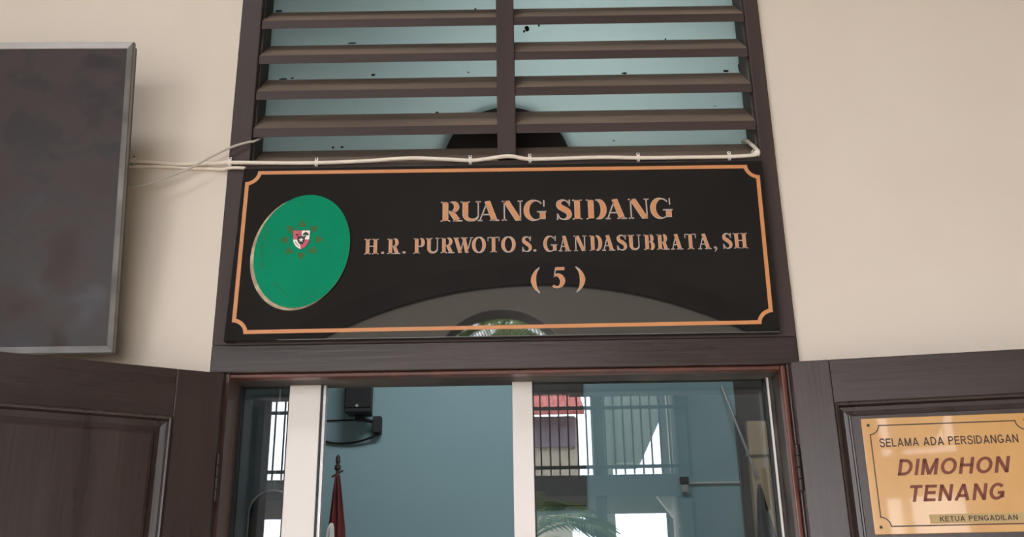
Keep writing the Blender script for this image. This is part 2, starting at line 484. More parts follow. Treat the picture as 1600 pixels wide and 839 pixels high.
# pale blue sheet with a round cut-out above the sill
ccx, ccz, cr = 0.013, 2.742, 0.170
a0 = math.asin((2.735 - ccz) / cr)
arc = [(ccx + cr * math.cos(a), ccz + cr * math.sin(a)) for a in [a0 + (math.pi - 2 * a0) * k / 40 for k in range(41)]]
out = [(-0.645, 2.735), (-0.645, 3.40), (0.661, 3.40), (0.661, 2.735)] + arc
MB().prism([(x, z + B) for x, z in out], 0.100, 0.110).build('backing_sheet', M['sheet'], lv)
MB().prism([(ccx + (x - ccx) * 1.06, z + B + (0.009 if z > 2.74 else 0)) for x, z in arc], 0.122, 0.130).build('round_shade_board', M['void'], lv)  # dark board put in for the unlit space behind the cut-out
m = MB()


def flake(x, z, w_, h_, seed):
    rnd = random.Random(seed)
    n = 11
    pts = []
    for k in range(n):
        a = 2 * math.pi * k / n
        q = 0.55 + 0.45 * rnd.random()
        pts.append((x + w_ * q * math.cos(a), z + B + h_ * q * math.sin(a)))
    m.prism(pts, 0.0992, 0.1000)


for i, s in enumerate([(-0.415, 3.117, .014, .003), (-0.352, 3.014, .007, .005), (-0.175, 2.893, .005, .006), (-0.453, 2.793, .005, .004),
                       (-0.428, 2.794, .006, .004), (0.074, 3.155, .008, .010), (0.066, 3.147, .004, .006), (0.108, 3.166, .004, .008),
                       (0.104, 3.172, .008, .003), (0.340, 3.007, .010, .004), (0.620, 3.009, .010, .005), (0.657, 3.020, .004, .016),
                       (-0.600, 3.006, .016, .003), (-0.575, 3.008, .006, .003), (0.46, 3.114, .003, .004), (-0.09, 3.018, .005, .002),
                       (-0.625, 3.226, .014, .005), (-0.07, 3.222, .004, .004), (0.13, 3.214, .003, .003), (0.58, 2.90, .006, .001), (0.30, 2.80, .003, .002)]):
    flake(*s, seed=i)
m.build('paint_flakes', M['flake'], lv)

# ================================================================== SIGN BOARD
SX0, SX1, SZ0, SZ1 = -0.662, 0.659, 2.2225, 2.677
sg = thing('sign_board', 'glossy black court room sign with orange letters and green oval emblem over the doorway', 'sign', (0, 0, SZ0))
SB = -SZ0
YF = -0.020
MB().prism([(-0.668, SZ0 + B + ZL1 + SB), (-0.653, SZ1 + SB), (0.660, SZ1 + SB), (0.657, SZ0 + B + ZL1 + SB)], YF, 0.0).build('board', M['black'], sg, bevel=0.002)


def frame_outline(xl0, xl1, xr0, xr1, z0l, z0r, z1l, z1r, r, inset):
    """rectangle with concave round corners; quad corners bl,tl,br,tr"""
    def X(s, t):
        l = xl0 + (xl1 - xl0) * t
        rr = xr0 + (xr1 - xr0) * t
        return l + (rr - l) * s
    W_, H_ = xr0 - xl0, z1l - z0l

    def P(px, pz):
        s, t = px / W_, pz / H_
        zb, zt = z0l + (z0r - z0l) * s, z1l + (z1r - z1l) * s
        return (X(s, t), zb + (zt - zb) * t)
    pts = []
    i = inset
    R = r + inset
    d = 0.28 * r                       # small square shoulder before the curve
    for (cx_, cz_, sx, sz) in ((0, 0, 1, 1), (W_, 0, -1, 1), (W_, H_, -1, -1), (0, H_, 1, -1)):
        arc_ = []
        for k in range(9):
            a = math.pi / 2 * k / 8
            arc_.append((cx_ + sx * (R - i + i) * math.sin(a) if False else cx_ + sx * max(i, R * math.sin(a)), cz_ + sz * max(i, R * math.cos(a))))
        if (sx, sz) in ((1, 1), (-1, -1)):
            seq = arc_
        else:
            seq = arc_[::-1]
        pts += [P(*q) for q in seq]
    return pts


m = MB()
args = (-0.651, -0.6455, 0.6435, 0.6485, 2.2390, 2.2435, 2.6675, 2.6635)
pa = frame_outline(*args, 0.030, 0.0)
pb = frame_outline(*args, 0.030, 0.0095)
n = len(pa)
vs = [(x, YF - 0.0008, z + SB) for x, z in pa + pb]
vs += [(x, YF + 0.0005, z + SB) for x, z in pa + pb]
fs = []
for k in range(n):
    k2 = (k + 1) % n
    fs += [(k, k2, n + k2, n + k), (k, 2 * n + k, 2 * n + k2, k2), (n + k, n + k2, 3 * n + k2, 3 * n + k)]
m.add(vs, fs)
m.build('border_line', M['gold'], sg)

# ---- serif lettering, drawn stroke by stroke


def strip(points, shrink=0.0, minw=0.0):
    """variable-width stroke; returns list of quads (2-D); widths reduced by shrink"""
    L_, n_ = [], len(points)
    for i, (x, y, w_) in enumerate(points):
        a, b = points[max(i - 1, 0)], points[min(i + 1, n_ - 1)]
        dx, dy = b[0] - a[0], b[1] - a[1]
        l = math.hypot(dx, dy) or 1
        ww = w_ - shrink
        L_.append((x - dy / l * ww / 2, y + dx / l * ww / 2, x + dy / l * ww / 2, y - dx / l * ww / 2, ww))
    q = []
    for a, b in zip(L_, L_[1:]):
        if a[4] > minw and b[4] > minw:
            q.append([(a[0], a[1]), (b[0], b[1]), (b[2], b[3]), (a[2], a[3])])
    return q


def glyph(ch, W, T=0.24, t=0.062, s=0.085):
    """strokes of a bold serif capital of height 1 and width W; each a list of (x, y, width)"""
    S = []

    def V(x, w_, y0=0.0, y1=1.0):
        S.append([(x, y0, w_), (x, y1, w_)])

    def Hb(x0, x1, y, w_=None):
        S.append([(x0, y, w_ or t), (x1, y, w_ or t)])

    def serif(x, w_, y, l=1.0, r=1.0):
        yy = t / 2 if y == 0 else 1 - t / 2
        Hb(x - w_ / 2 - s * l, x + w_ / 2 + s * r, yy)

    def bowl(x, y0, y1, xr, wmax):
        """half ellipse opening left"""
        cy, ry = (y0 + y1) / 2, (y1 - y0) / 2 - t / 2
        rx = xr - wmax / 2 - x
        S.append([(x + rx * math.cos(a), cy + ry * math.sin(a), t + (wmax - t) * max(0, math.cos(a)) ** 0.8)
                  for a in [math.radians(-90 + 180 * k / 16) for k in range(17)]])

    if ch == 'I':
        V(W / 2, T); serif(W / 2, T, 0); serif(W / 2, T, 1)
    elif ch == 'H':
        for x in (s + T / 2, W - s - T / 2):
            V(x, T); serif(x, T, 0); serif(x, T, 1)
        Hb(s + T, W - s - T, 0.52)
    elif ch in 'RP':
        x = s + T / 2
        V(x, T); serif(x, T, 0); serif(x, T, 1)
        y0 = 0.47 if ch == 'R' else 0.43
        xr = W * (0.86 if ch == 'R' else 1.0)
        xm = s + T + (xr - s - T) * 0.3
        Hb(x, xm, 1 - t / 2); Hb(x, xm, y0 + t / 2)
        bowl(xm, y0, 1, xr, T * 0.95)
        if ch == 'R':
            S.append([(s + T + 0.12, 0.50, T * 0.9), (W - s - T * 0.55, t, T)])
            Hb(W - s * 2 - T, W, t / 2)
    elif ch == 'B':
        x = s + T / 2
        V(x, T); serif(x, T, 0); serif(x, T, 1)
        xm = s + T + (W - s - T) * 0.25
        for y in (t / 2, 1 - t / 2, 0.52):
            Hb(x, xm, y)
        bowl(xm, 0.50, 1, W * 0.93, T * 0.9)
        bowl(xm, 0.0, 0.54, W, T)
    elif ch == 'D':
        x = s + T / 2
        V(x, T); serif(x, T, 0); serif(x, T, 1)
        xm = s + T + (W - s - T) * 0.22
        Hb(x, xm, t / 2); Hb(x, xm, 1 - t / 2)
        bowl(xm, 0, 1, W, T * 1.05)
    elif ch == 'U':
        xl, xr = s + T / 2, W - s - t / 2
        V(xl, T, 0.3, 1); serif(xl, T, 1); V(xr, t, 0.3, 1); serif(xr, t, 1)
        cx_, rx = (xl + xr) / 2, (xr - xl) / 2
        S.append([(cx_ + rx * math.cos(a), 0.31 + (0.31 - 0.06) * math.sin(a), T + (t - T) * ((k / 16) ** 0.8))
                  for k, a in [(k, math.radians(180 + 180 * k / 16)) for k in range(17)]])
    elif ch == 'A':
        ax = W * 0.47
        S.append([(s + 0.02, t / 2, t), (ax, 0.98, t)])
        S.append([(ax - 0.02, 1.0, T), (W - s - T * 0.5, t / 2, T)])
        Hb(s + 0.12, W - s - T * 0.8, 0.32)
        Hb(0, 2 * s + 0.06, t / 2); Hb(W - 2 * s - T, W, t / 2)
    elif ch == 'N':
        xl, xr = s + t / 2, W - s - t / 2
        V(xl, t); V(xr, t)
        S.append([(xl + T * 0.30, 1, T), (xr - T * 0.30, 0, T)])
        serif(xl, t, 0); serif(xr, t, 1); Hb(0, s + T * 0.6, 1 - t / 2)
    elif ch == 'W':
        xs = [0.12 * W, 0.36 * W, 0.55 * W, 0.70 * W, 0.92 * W]
        S.append([(xs[0], 1, T), (xs[1], 0, T)]); S.append([(xs[1], 0, t), (xs[2], 1, t)])
        S.append([(xs[2] - 0.02, 1, T), (xs[3], 0, T)]); S.append([(xs[3], 0, t), (xs[4], 1, t)])
        Hb(0, xs[0] + T / 2 + s, 1 - t / 2); Hb(xs[2] - T / 2 - s, xs[2] + T / 2 + s, 1 - t / 2); Hb(xs[4] - s, W, 1 - t / 2)
    elif ch == 'O':
        cx_, rx, ry = W / 2, W / 2 - T / 2, 0.5 - t / 2 + 0.015
        S.append([(cx_ + rx * math.cos(a), 0.5 + ry * math.sin(a), t + (T - t) * abs(math.cos(a)) ** 1.0) for a in [2 * math.pi * k / 40 for k in range(41)]])
    elif ch == 'T':
        V(W / 2, T); serif(W / 2, T, 0); Hb(0, W, 1 - t / 2)
        for x in (t / 2, W - t / 2):
            S.append([(x, 1, t), (x, 0.72, t * 0.7)])
    elif ch == 'G':
        cx_, rx, ry = W * 0.50, W * 0.50 - T / 2, 0.5 - t / 2 + 0.015
        S.append([(cx_ + rx * math.cos(a), 0.5 + ry * math.sin(a), t + (T - t) * max(0.0, -math.cos(a)) ** 0.8) for a in [math.radians(42 + 268 * k / 32) for k in range(33)]])
        V(W - s * 0.6 - T / 2, T, 0.06, 0.40); Hb(W - s * 1.6 - T - 0.04, W, 0.42)
        V(W - s - t / 2, t, 0.68, 1.0)
    elif ch == 'S':
        p = [(0.86, 0.72, t), (0.78, 0.88, t), (0.56, 0.97, t), (0.34, 0.95, 0.5 * T), (0.18, 0.83, 0.85 * T), (0.24, 0.66, T), (0.52, 0.53, 1.1 * T),
             (0.78, 0.39, 1.0 * T), (0.84, 0.20, 0.85 * T), (0.68, 0.06, 0.5 * T), (0.44, 0.03, t), (0.22, 0.10, t), (0.11, 0.28, t)]
        S.append(smooth_path([(x * W, y, w_) for x, y, w_ in p], 5))
        V(0.88 * W, t, 0.70, 1.0); V(0.08 * W, t, 0.0, 0.32)
    elif ch == '.':
        S.append([(W / 2 - 0.001, 0.09, 0.001), (W / 2 - 0.05, 0.09, 0.14), (W / 2 + 0.05, 0.09, 0.14), (W / 2 + 0.09, 0.09, 0.06)])
        S.append([(W / 2 - 0.09, 0.09, 0.06), (W / 2 - 0.05, 0.09, 0.14)])
    elif ch == ',':
        S.append([(W / 2 - 0.07, 0.09, 0.10), (W / 2 + 0.06, 0.09, 0.15)])
        S.append(smooth_path([(W / 2 + 0.05, 0.10, 0.12), (W / 2 + 0.06, -0.03, 0.09), (W / 2 - 0.04, -0.18, 0.03)], 4))
    elif ch in '()':
        p = [(0.92, 1.0, 0.03), (0.45, 0.80, 0.12), (0.22, 0.5, 0.20), (0.45, 0.20, 0.12), (0.92, 0.0, 0.03)]
        if ch == ')':
            p = [(1 - x, y, w_) for x, y, w_ in p]
        S.append(smooth_path([(x * W, y, w_) for x, y, w_ in p], 6))
    elif ch == '5':
        S.append([(0.30 * W, 0.93, 0.15), (0.96 * W, 0.94, 0.15)])
        S.append([(0.31 * W, 0.97, 0.05), (0.20 * W, 0.52, 0.05)])
        S.append(smooth_path([(0.18 * W, 0.54, 0.05), (0.40 * W, 0.63, 0.15), (0.66 * W, 0.55, 0.22), (0.80 * W, 0.36, 0.24), (0.70 * W, 0.15, 0.18),
                              (0.45 * W, 0.04, 0.10), (0.22 * W, 0.06, 0.11), (0.10 * W, 0.12, 0.13)], 5))
    return S


def clip_y(poly, lo, hi):
    for sgn, lim in ((1, lo), (-1, -hi)):
        out_ = []
        for a, b in zip(poly, poly[1:] + poly[:1]):
            da, db = sgn * a[1] - lim, sgn * b[1] - lim
            if da >= 0:
                out_.append(a)
            if (da > 0 > db) or (da < 0 < db):
                t_ = da / (da - db)
                out_.append((a[0] + (b[0] - a[0]) * t_, a[1] + (b[1] - a[1]) * t_))
        poly = out_
        if len(poly) < 3:
            return None
    return poly


def letter_line(spec, z0, z1, T, name, label, m_ink=0.035, dz=0.0):
    """spec: (char, x0, x1). silver-edged letters with an orange face"""
    for ch, x0, x1, *zz in spec:
        edge, face = MB(), MB()
        zz0, zz1 = zz if zz else (z0, z1)
        h = zz1 - zz0
        W = (x1 - x0) / h
        for st in glyph(ch, W, T):
            ylim = (-1, 2) if ch in 'OSG,()5' else (0, 1)
            for q in strip(st):
                q = clip_y(q, *ylim)
                if q:
                    edge.prism([(x0 + a * h, zz0 + SB + b * h) for a, b in q], YF - 0.0010, YF + 0.0005)
            st2 = st
            if len(st) == 2:            # straight stroke: pull the ends in as well
                (ax, ay, aw), (bx, by, bw) = st
                l = math.hypot(bx - ax, by - ay)
                e = m_ink / l
                st2 = [(ax + (bx - ax) * e, ay + (by - ay) * e, aw), (bx - (bx - ax) * e, by - (by - ay) * e, bw)]
            for q in strip(st2, 2 * m_ink, 0.035):
                q = clip_y(q, ylim[0] + m_ink * 0.7, ylim[1] - m_ink * 0.7)
                if q:
                    face.prism([(x0 + a * h, zz0 + SB + b * h) for a, b in q], YF - 0.0014, YF - 0.0009)
        e = edge.build('letter', M['silver'], sg)
        if face.v:
            face.build('letter_face', M['gold'], e)


X1 = [(-0.1538, -0.0997), (-0.1043, -0.0539), (-0.0625, -0.0084), (-0.002, 0.0505), (0.0521, 0.1093), (0.1332, 0.1714), (0.1729, 0.1984),
      (0.2079, 0.2588), (0.255, 0.3081), (0.3128, 0.3645), (0.3669, 0.4225)]
letter_line([(c, a, b) for c, (a, b) in zip('RUANGSIDANG', X1)], 2.5208, 2.5752, 0.265, 'title', 'top line RUANG SIDANG in large orange serif capitals')
X2 = [(-0.3404, -0.3055), (-0.299, -0.2912), (-0.2841, -0.252), (-0.2467, -0.2385), (-0.2199, -0.1922), (-0.1897, -0.1565), (-0.153, -0.1195),
      (-0.122, -0.0739), (-0.0764, -0.0419), (-0.0383, -0.0081), (-0.0045, 0.0311), (0.0464, 0.0702), (0.0738, 0.082), (0.0987, 0.1332),
      (0.1359, 0.1668), (0.1739, 0.2052), (0.2123, 0.2436), (0.2426, 0.2746), (0.2792, 0.3041), (0.3066, 0.3385), (0.3457, 0.3723),
      (0.3776, 0.4078), (0.4114, 0.4416), (0.4462, 0.4746), (0.4782, 0.5109), (0.5144, 0.5251), (0.5393, 0.5624), (0.5659, 0.6004)]
letter_line([(c, a, b) for c, (a, b) in zip('H.R.PURWOTOS.GANDASUBRATA,SH', X2)], 2.4372, 2.4782, 0.215, 'name', 'middle line of smaller orange serif capitals', 0.040)
letter_line([('(', 0.068, 0.0895, 2.3300, 2.3960), ('5', 0.1165, 0.1500, 2.3425, 2.3955), (')', 0.1740, 0.1965, 2.3310, 2.3970)], 2.34, 2.395, 0.24, 'number', 'bottom line with a bracketed orange 5', 0.02)

# ---- emblem
em = thing('emblem', 'green oval emblem with a small shield', 'emblem')
del em['label'], em['category']
em.parent = sg
em.location = (-0.4935, YF, 2.4485 + SB)


def ellipse(a, b, rot, cx_=0.0, cz_=0.0, n_=72):
    c, s_ = math.cos(rot), math.sin(rot)
    return [(cx_ + a * math.cos(t_) * c - b * math.sin(t_) * s_, cz_ + a * math.cos(t_) * s_ + b * math.sin(t_) * c) for t_ in [2 * math.pi * k / n_ for k in range(n_)]]


ROT = math.radians(-12)
MB().prism(ellipse(0.1165, 0.1505, ROT, -0.006, -0.0035), -0.004, 0.0).build('base_plate', M['rim'], em)
gm = MB()
gm.prism(ellipse(0.1155, 0.1495, ROT, 0.0015, 0.0), -0.0075, -0.004)
disc = gm.build('enamel_disc', [M['green'], M['rim']], em, bevel=0.0008)
for p in disc.data.polygons:
    if abs(p.normal.y) < 0.5:
        p.material_index = 1
YE = -0.0076
m = MB()
ecx, ecz = -0.0005, 0.0275
for k in range(8):
    a = math.pi / 2 + k * math.pi / 4
    r0, r1, hw = 0.034, 0.054, 0.0095
    c, s_ = math.cos(a), math.sin(a)
    pts = [(ecx + r0 * c - hw * s_, ecz + (r0 * s_ + hw * c) * 1.0), (ecx + (r0 + 0.35 * (r1 - r0)) * c - hw * 0.9 * s_, ecz + (r0 + 0.35 * (r1 - r0)) * s_ + hw * 0.9 * c),
           (ecx + r1 * c, ecz + r1 * s_), (ecx + (r0 + 0.35 * (r1 - r0)) * c + hw * 0.9 * s_, ecz + (r0 + 0.35 * (r1 - r0)) * s_ - hw * 0.9 * c), (ecx + r0 * c + hw * s_, ecz + r0 * s_ - hw * c)]
    m.prism(pts, YE, YE + 0.0004)
m.build('sun_rays', M['olive'], em)
m = MB()
rnd = random.Random(5)
for k in range(15):                                   # worn, unreadable lettering along the left rim
    a = math.radians(152 + 3.6 * k)
    bx, bz = 0.098 * math.cos(a) + 0.002, 0.124 * math.sin(a)
    for q in range(2):
        l = rnd.uniform(0.002, 0.006)
        an = rnd.uniform(0, 3.14)
        x_, z_ = bx + rnd.uniform(-.003, .003), bz + rnd.uniform(-.003, .003)
        d = (math.cos(an) * l, math.sin(an) * l)
        nn = (-math.sin(an) * .0009, math.cos(an) * .0009)
        m.prism([(x_ - d[0] + nn[0], z_ - d[1] + nn[1]), (x_ + d[0] + nn[0], z_ + d[1] + nn[1]), (x_ + d[0] - nn[0], z_ + d[1] - nn[1]), (x_ - d[0] - nn[0], z_ - d[1] - nn[1])], YE, YE + 0.0004)
m.build('worn_lettering', M['worn'], em)
m = MB()
m.prism([(-0.006, 0.118), (-0.003, 0.118), (0.001, 0.127), (-0.001, 0.129)], YE, YE + 0.0004)
m.build('worn_mark', M['worn'], em)
m = MB()
for k in range(5):
    m.prism([(-0.062 + 0.007 * k, -0.083 - 0.007 * k), (-0.058 + 0.007 * k, -0.083 - 0.007 * k), (-0.056 + 0.007 * k, -0.089 - 0.007 * k), (-0.060 + 0.007 * k, -0.089 - 0.007 * k)], YE, YE + 0.0004)
m.build('worn_lettering', M['worn'], em)

shx, shz = -0.0015, 0.0265                             # shield centre
SW, SH_ = 0.0205, 0.025


def shp(pts, y0, y1):
    return MB().prism([(shx + x * SW, shz + z * SH_) for x, z in pts], y0, y1)


side = [(1.0, 1.0), (0.97, 0.2), (0.9, -0.25), (0.62, -0.65), (0.0, -1.0)]
outl = side + [(-x, z) for x, z in side[:-1][::-1]]
sh = shp([(x * 1.06, z * 1.05) for x, z in outl], YE - 0.0006, YE).build('shield', M['sh_black'], em)
shp([(-1, 1), (-0.03, 1), (-0.03, 0.05), (-0.96, 0.05)], YE - 0.0010, YE - 0.0005).build('red_quarter', M['sh_red'], sh)
shp([(0.03, 0.05), (0.96, 0.05), (0.9, -0.25), (0.62, -0.65), (0.03, -0.98)], YE - 0.0010, YE - 0.0005).build('red_quarter', M['sh_red'], sh)
shp([(0.03, 1), (1, 1), (0.96, 0.05), (0.03, 0.05)], YE - 0.0010, YE - 0.0005).build('white_quarter', M['sh_white'], sh)
shp([(-0.03, 0.05), (-0.96, 0.05), (-0.9, -0.25), (-0.62, -0.65), (-0.03, -0.98)], YE - 0.0010, YE - 0.0005).build('white_quarter', M['sh_white'], sh)
shp([(-0.46, 0.46), (-0.23, 0.36), (0, 0.46), (0.23, 0.36), (0.46, 0.46), (0.46, -0.02), (0.28, -0.34), (0, -0.54), (-0.28, -0.34), (-0.46, -0.02)], YE - 0.0014, YE - 0.0009).build('inner_shield', M['sh_black'], sh)
star = [((0.30 if k % 2 == 0 else 0.125) * math.sin(k * math.pi / 5), 0.0 + (0.30 if k % 2 == 0 else 0.125) * math.cos(k * math.pi / 5) * 0.85) for k in range(10)]
shp(star, YE - 0.0018, YE - 0.0013).build('star', M['sh_white'], sh)
m = MB()
for px, pz in ((0.36, 0.66), (0.52, 0.76), (0.68, 0.66), (0.28, 0.56), (0.76, 0.56), (0.52, 0.60)):
    m.prism([(shx + SW * (px + 0.13 * math.cos(a)), shz + SH_ * (pz + 0.11 * math.sin(a))) for a in [k * math.pi / 5 for k in range(10)]], YE - 0.0014, YE - 0.0009)
m.prism([(shx + SW * x, shz + SH_ * z) for x, z in ((0.48, 0.6), (0.56, 0.6), (0.58, 0.28), (0.46, 0.28))], YE - 0.0014, YE - 0.0009)
m.build('tree', M['sh_green'], sh)
m = MB()
m.prism([(shx + SW * x, shz + SH_ * z) for x, z in ((-0.80, 0.72), (-0.66, 0.60), (-0.5, 0.66), (-0.36, 0.58), (-0.26, 0.72), (-0.44, 0.56), (-0.50, 0.48), (-0.58, 0.44), (-0.64, 0.50))], YE - 0.0014, YE - 0.0009)
m.build('bull_head', M['sh_black'], sh)
m = MB()
for k in range(5):
    x_, z_ = -0.68 + 0.1 * k, -0.22 - 0.1 * k
    m.prism([(shx + SW * (x_ + 0.05 * math.cos(a)), shz + SH_ * (z_ + 0.06 * math.sin(a))) for a in [j * math.pi / 4 for j in range(8)]], YE - 0.0014, YE - 0.0009)
m.build('paddy_ear', M['sh_black'], sh)

# ================================================================== DOOR LEAVES


def door(name, label, hinge, rotz, sgn, width, ztop, stile_w, rail_z, mould_w, panel_y):
    """leaf in local coordinates: x = sgn * distance from the hinge, y = 0 the face towards the viewer"""
    d = thing(name, label, 'door', hinge, (0, 0, rotz), kind='structure')
    z0, z1 = 0.012, ztop
    T = 0.036
    S = lambda u: sgn * u

    def bx(u0, u1, y0, y1, a, b):
        x0, x1 = sorted((S(u0), S(u1)))
        return MB().box(x0, x1, y0, y1, a, b)
    bx(0, stile_w, 0, T, z0, z1).build('stile', M['wood_v'], d, bevel=0.002)
    bx(width - stile_w, width, 0, T, z0, z1).build('stile', M['wood_v'], d, bevel=0.002)
    rails = [(z0, 0.20), (0.92, 1.06), (rail_z, z1)]
    for a, b in rails:
        bx(stile_w, width - stile_w, 0, T, a, b).build('rail', M['wood_h'], d, bevel=0.002)
    for a, b in ((0.20, 0.92), (1.06, rail_z)):
        x0, x1 = sorted((S(stile_w), S(width - stile_w)))
        k = mould_w
        MB().rect_sweep(x0, x1, a, b, [(0, 0.001), (0.0, -0.004), (0.004, -0.0065), (0.0075, -0.005), (0.009, 0.004), (0.0105, 0.009), (k * 0.55, 0.0115), (k * 0.80, 0.0105), (k * 0.84, 0.005), (k * 0.93, 0.0045), (k, panel_y), (k, 0.02)]).build('moulding', M['wood_v'], d, fix=True)
        MB().box(x0 + k - 0.001, x1 - k + 0.001, panel_y, T - 0.006, a + k - 0.001, b - k + 0.001).build('panel', M['wood_v'], d)
    for z in (0.3, 1.1, 1.90):
        m_ = MB()
        xk = S(-0.006)
        for q in range(4):
            m_.lathe([(0.0055, 0.0), (0.0065, 0.001), (0.0065, 0.024), (0.0055, 0.025)], 12, (xk, 0.012, z - 0.052 + q * 0.026))
        m_.lathe([(0.003, -0.002), (0.003, 0.108)], 8, (xk, 0.012, z - 0.053))
        m_.build('hinge', M['steel'] if False else M['nail'], d, smooth=False)
    return d


door('door_1', 'dark brown panelled door leaf swung open at left, below the television', (-0.6513, -0.05, 0), math.radians(26.64), -1, 0.655, 2.1363, 0.103, 2.0265, 0.043, 0.004)
rd = door('door_2', 'dark brown panelled door leaf swung open at right, behind the brass plaque', (0.6638, -0.05, 0), math.radians(-9.01), 1, 0.655, 2.1419, 0.0865, 2.0405, 0.034, 0.002)

# ================================================================== BRASS PLAQUE on the right leaf
RZ = math.radians(-9.01)
pu, pz = 0.318, 1.8715
ploc = Vector((0.6638, -0.05, 0)) + Matrix.Rotation(RZ, 3, 'Z') @ Vector((pu, 0.002, pz))
pq = thing('plaque', 'brass plaque asking for silence, screwed to the open right door leaf', 'plaque', ploc, (0, math.radians(0.6), RZ))
PW, PH = 0.1805, 0.127
MB().box(-PW, PW, -0.004, 0.0, -PH, PH).build('plate', M['brass'], pq, bevel=0.001)
YP = -0.0041


def notch_frame(hw, hh, r, i):
    pts = []
    for sx, sz in ((-1, -1), (1, -1), (1, 1), (-1, 1)):
        seq = [(sx * (hw - max(i, (r + i) * math.sin(a))), sz * (hh - max(i, (r + i) * math.cos(a)))) for a in [math.pi / 2 * k / 8 for k in range(9)]]
        pts += seq if sx * sz > 0 else seq[::-1]
    return pts


pa, pb = notch_frame(0.1655, 0.1115, 0.020, 0), notch_frame(0.1655, 0.1115, 0.020, 0.0026)
m = MB()
n = len(pa)
m.add([(x, YP - 0.0002, z) for x, z in pa + pb], [(k, (k + 1) % n, n + (k + 1) % n, n + k) for k in range(n)])
m.build('border_line', M['br_edge'], pq)
for sx in (-1, 1):
    for sz in (-1, 1):
        m = MB()
        vs = [(sx * 0.166 + 0.0032 * math.cos(a), YP - 0.0008, sz * 0.1115 + 0.0032 * math.sin(a)) for a in [k * math.pi / 6 for k in range(12)]]
        vs += [(sx * 0.166 + 0.0036 * math.cos(a), YP + 0.0004, sz * 0.1115 + 0.0036 * math.sin(a)) for a in [k * math.pi / 6 for k in range(12)]]
        m.add(vs, [tuple(range(12))] + [(k, k + 12, (k + 1) % 12 + 12, (k + 1) % 12) for k in range(12)])
        m.build('screw', M['nail'], pq)


def sans(ch, w_):
    """strokes of a plain capital, height 1; returns (advance width, strokes)"""
    h = w_ / 2

    def arc_(cx_, cy, rx, ry, a, b, n_=14):
        return [(cx_ + rx * math.cos(math.radians(a + (b - a) * k / n_)), cy + ry * math.sin(math.radians(a + (b - a) * k / n_)), w_) for k in range(n_ + 1)]
    V = lambda x: [(x, 0, w_), (x, 1, w_)]
    Hh = lambda x0, x1, y: [(x0, y, w_), (x1, y, w_)]
    if ch == ' ':
        return 0.30, []
    if ch == 'I':
        return w_, [V(h)]
    if ch == 'L':
        return 0.56, [V(h), Hh(0, 0.56, h)]
    if ch == 'E':
        return 0.64, [V(h), Hh(0, 0.64, h), Hh(0, 0.60, 0.52), Hh(0, 0.63, 1 - h)]
    if ch == 'T':
        return 0.68, [V(0.34), Hh(0, 0.68, 1 - h)]
    if ch == 'H':
        return 0.72, [V(h), V(0.72 - h), Hh(0, 0.72, 0.53)]
    if ch == 'N':
        return 0.72, [V(h), V(0.72 - h), [(h, 1 - h * 0.4, w_), (0.72 - h, h * 0.4, w_)]]
    if ch == 'M':
        return 0.86, [V(h), V(0.86 - h), [(h * 1.1, 1 - h * .3, w_), (0.43, h * 0.3, w_)], [(0.43, h * 0.3, w_), (0.86 - h * 1.1, 1 - h * .3, w_)]]
    if ch == 'A':
        return 0.82, [[(h, 0, w_), (0.41, 1 - h * .2, w_)], [(0.41, 1 - h * .2, w_), (0.82 - h, 0, w_)], Hh(0.2, 0.62, 0.29)]
    if ch == 'K':
        return 0.72, [V(h), [(h, 0.36, w_), (0.66, 1, w_)], [(0.30, 0.56, w_), (0.68, 0, w_)]]
    if ch == 'U':
        return 0.72, [[(h, 1, w_), (h, 0.4, w_)] + arc_(0.36, 0.36, 0.36 - h, 0.36 - h, 180, 360) + [(0.72 - h, 0.4, w_), (0.72 - h, 1, w_)]]
    if ch == 'O':
        return 0.84, [arc_(0.42, 0.5, 0.42 - h, 0.51 - h, 0, 360, 32)]
    if ch == 'G':
        return 0.80, [arc_(0.41, 0.5, 0.41 - h, 0.51 - h, 40, 330, 26), Hh(0.44, 0.80, 0.42), [(0.80 - h, 0.12, w_), (0.80 - h, 0.46, w_)]]
    if ch == 'D':
        return 0.74, [V(h), Hh(0, 0.34, h), Hh(0, 0.34, 1 - h), arc_(0.32, 0.5, 0.42 - h, 0.5 - h, -90, 90)]
    if ch in 'PR':
        S = [V(h), Hh(0, 0.40, 1 - h), Hh(0, 0.40, 0.44 + h), arc_(0.40, 0.72, 0.27 - h, 0.28 - h, -90, 90)]
        if ch == 'R':
            S.append([(0.40, 0.46, w_), (0.70 - h * .6, 0, w_)])
            return 0.72, S
        return 0.67, S
    if ch == 'S':
        p = [(0.62, 0.74), (0.54, 0.90), (0.34, 0.95), (0.15, 0.88), (0.09, 0.72), (0.19, 0.58), (0.36, 0.52), (0.54, 0.45), (0.61, 0.28), (0.53, 0.11), (0.33, 0.05), (0.13, 0.11), (0.06, 0.28)]
        k = w_ / 0.2
        return 0.68, [smooth_path([(x, 0.5 + (y - 0.5) * (1.11 - w_ * 0.55), w_) for x, y in p], 4)]
    raise ValueError(ch)


def text_mesh(name, body, material, parent, x0, x1, zbase, cap, y, shear=0.0, wt=0.14, gap=0.13, thick=0.0004):
    """plain sans capitals fitted between x0 and x1"""
    pos, items = 0.0, []
    for ch in body:
        adv, st = sans(ch, wt)
        items.append((pos, st))
        pos += adv + gap
    tot = pos - gap
    fx = (x1 - x0 - shear * cap) / tot
    m_ = MB()
    for p_, st in items:
        for s_ in st:
            for q in strip(s_):
                m_.prism([(x0 + (p_ + a) * fx + shear * cap * b, zbase + b * cap) for a, b in q], y - thick, y)
    return m_.build(name, material, parent)


def pl(u):
    return u - pu


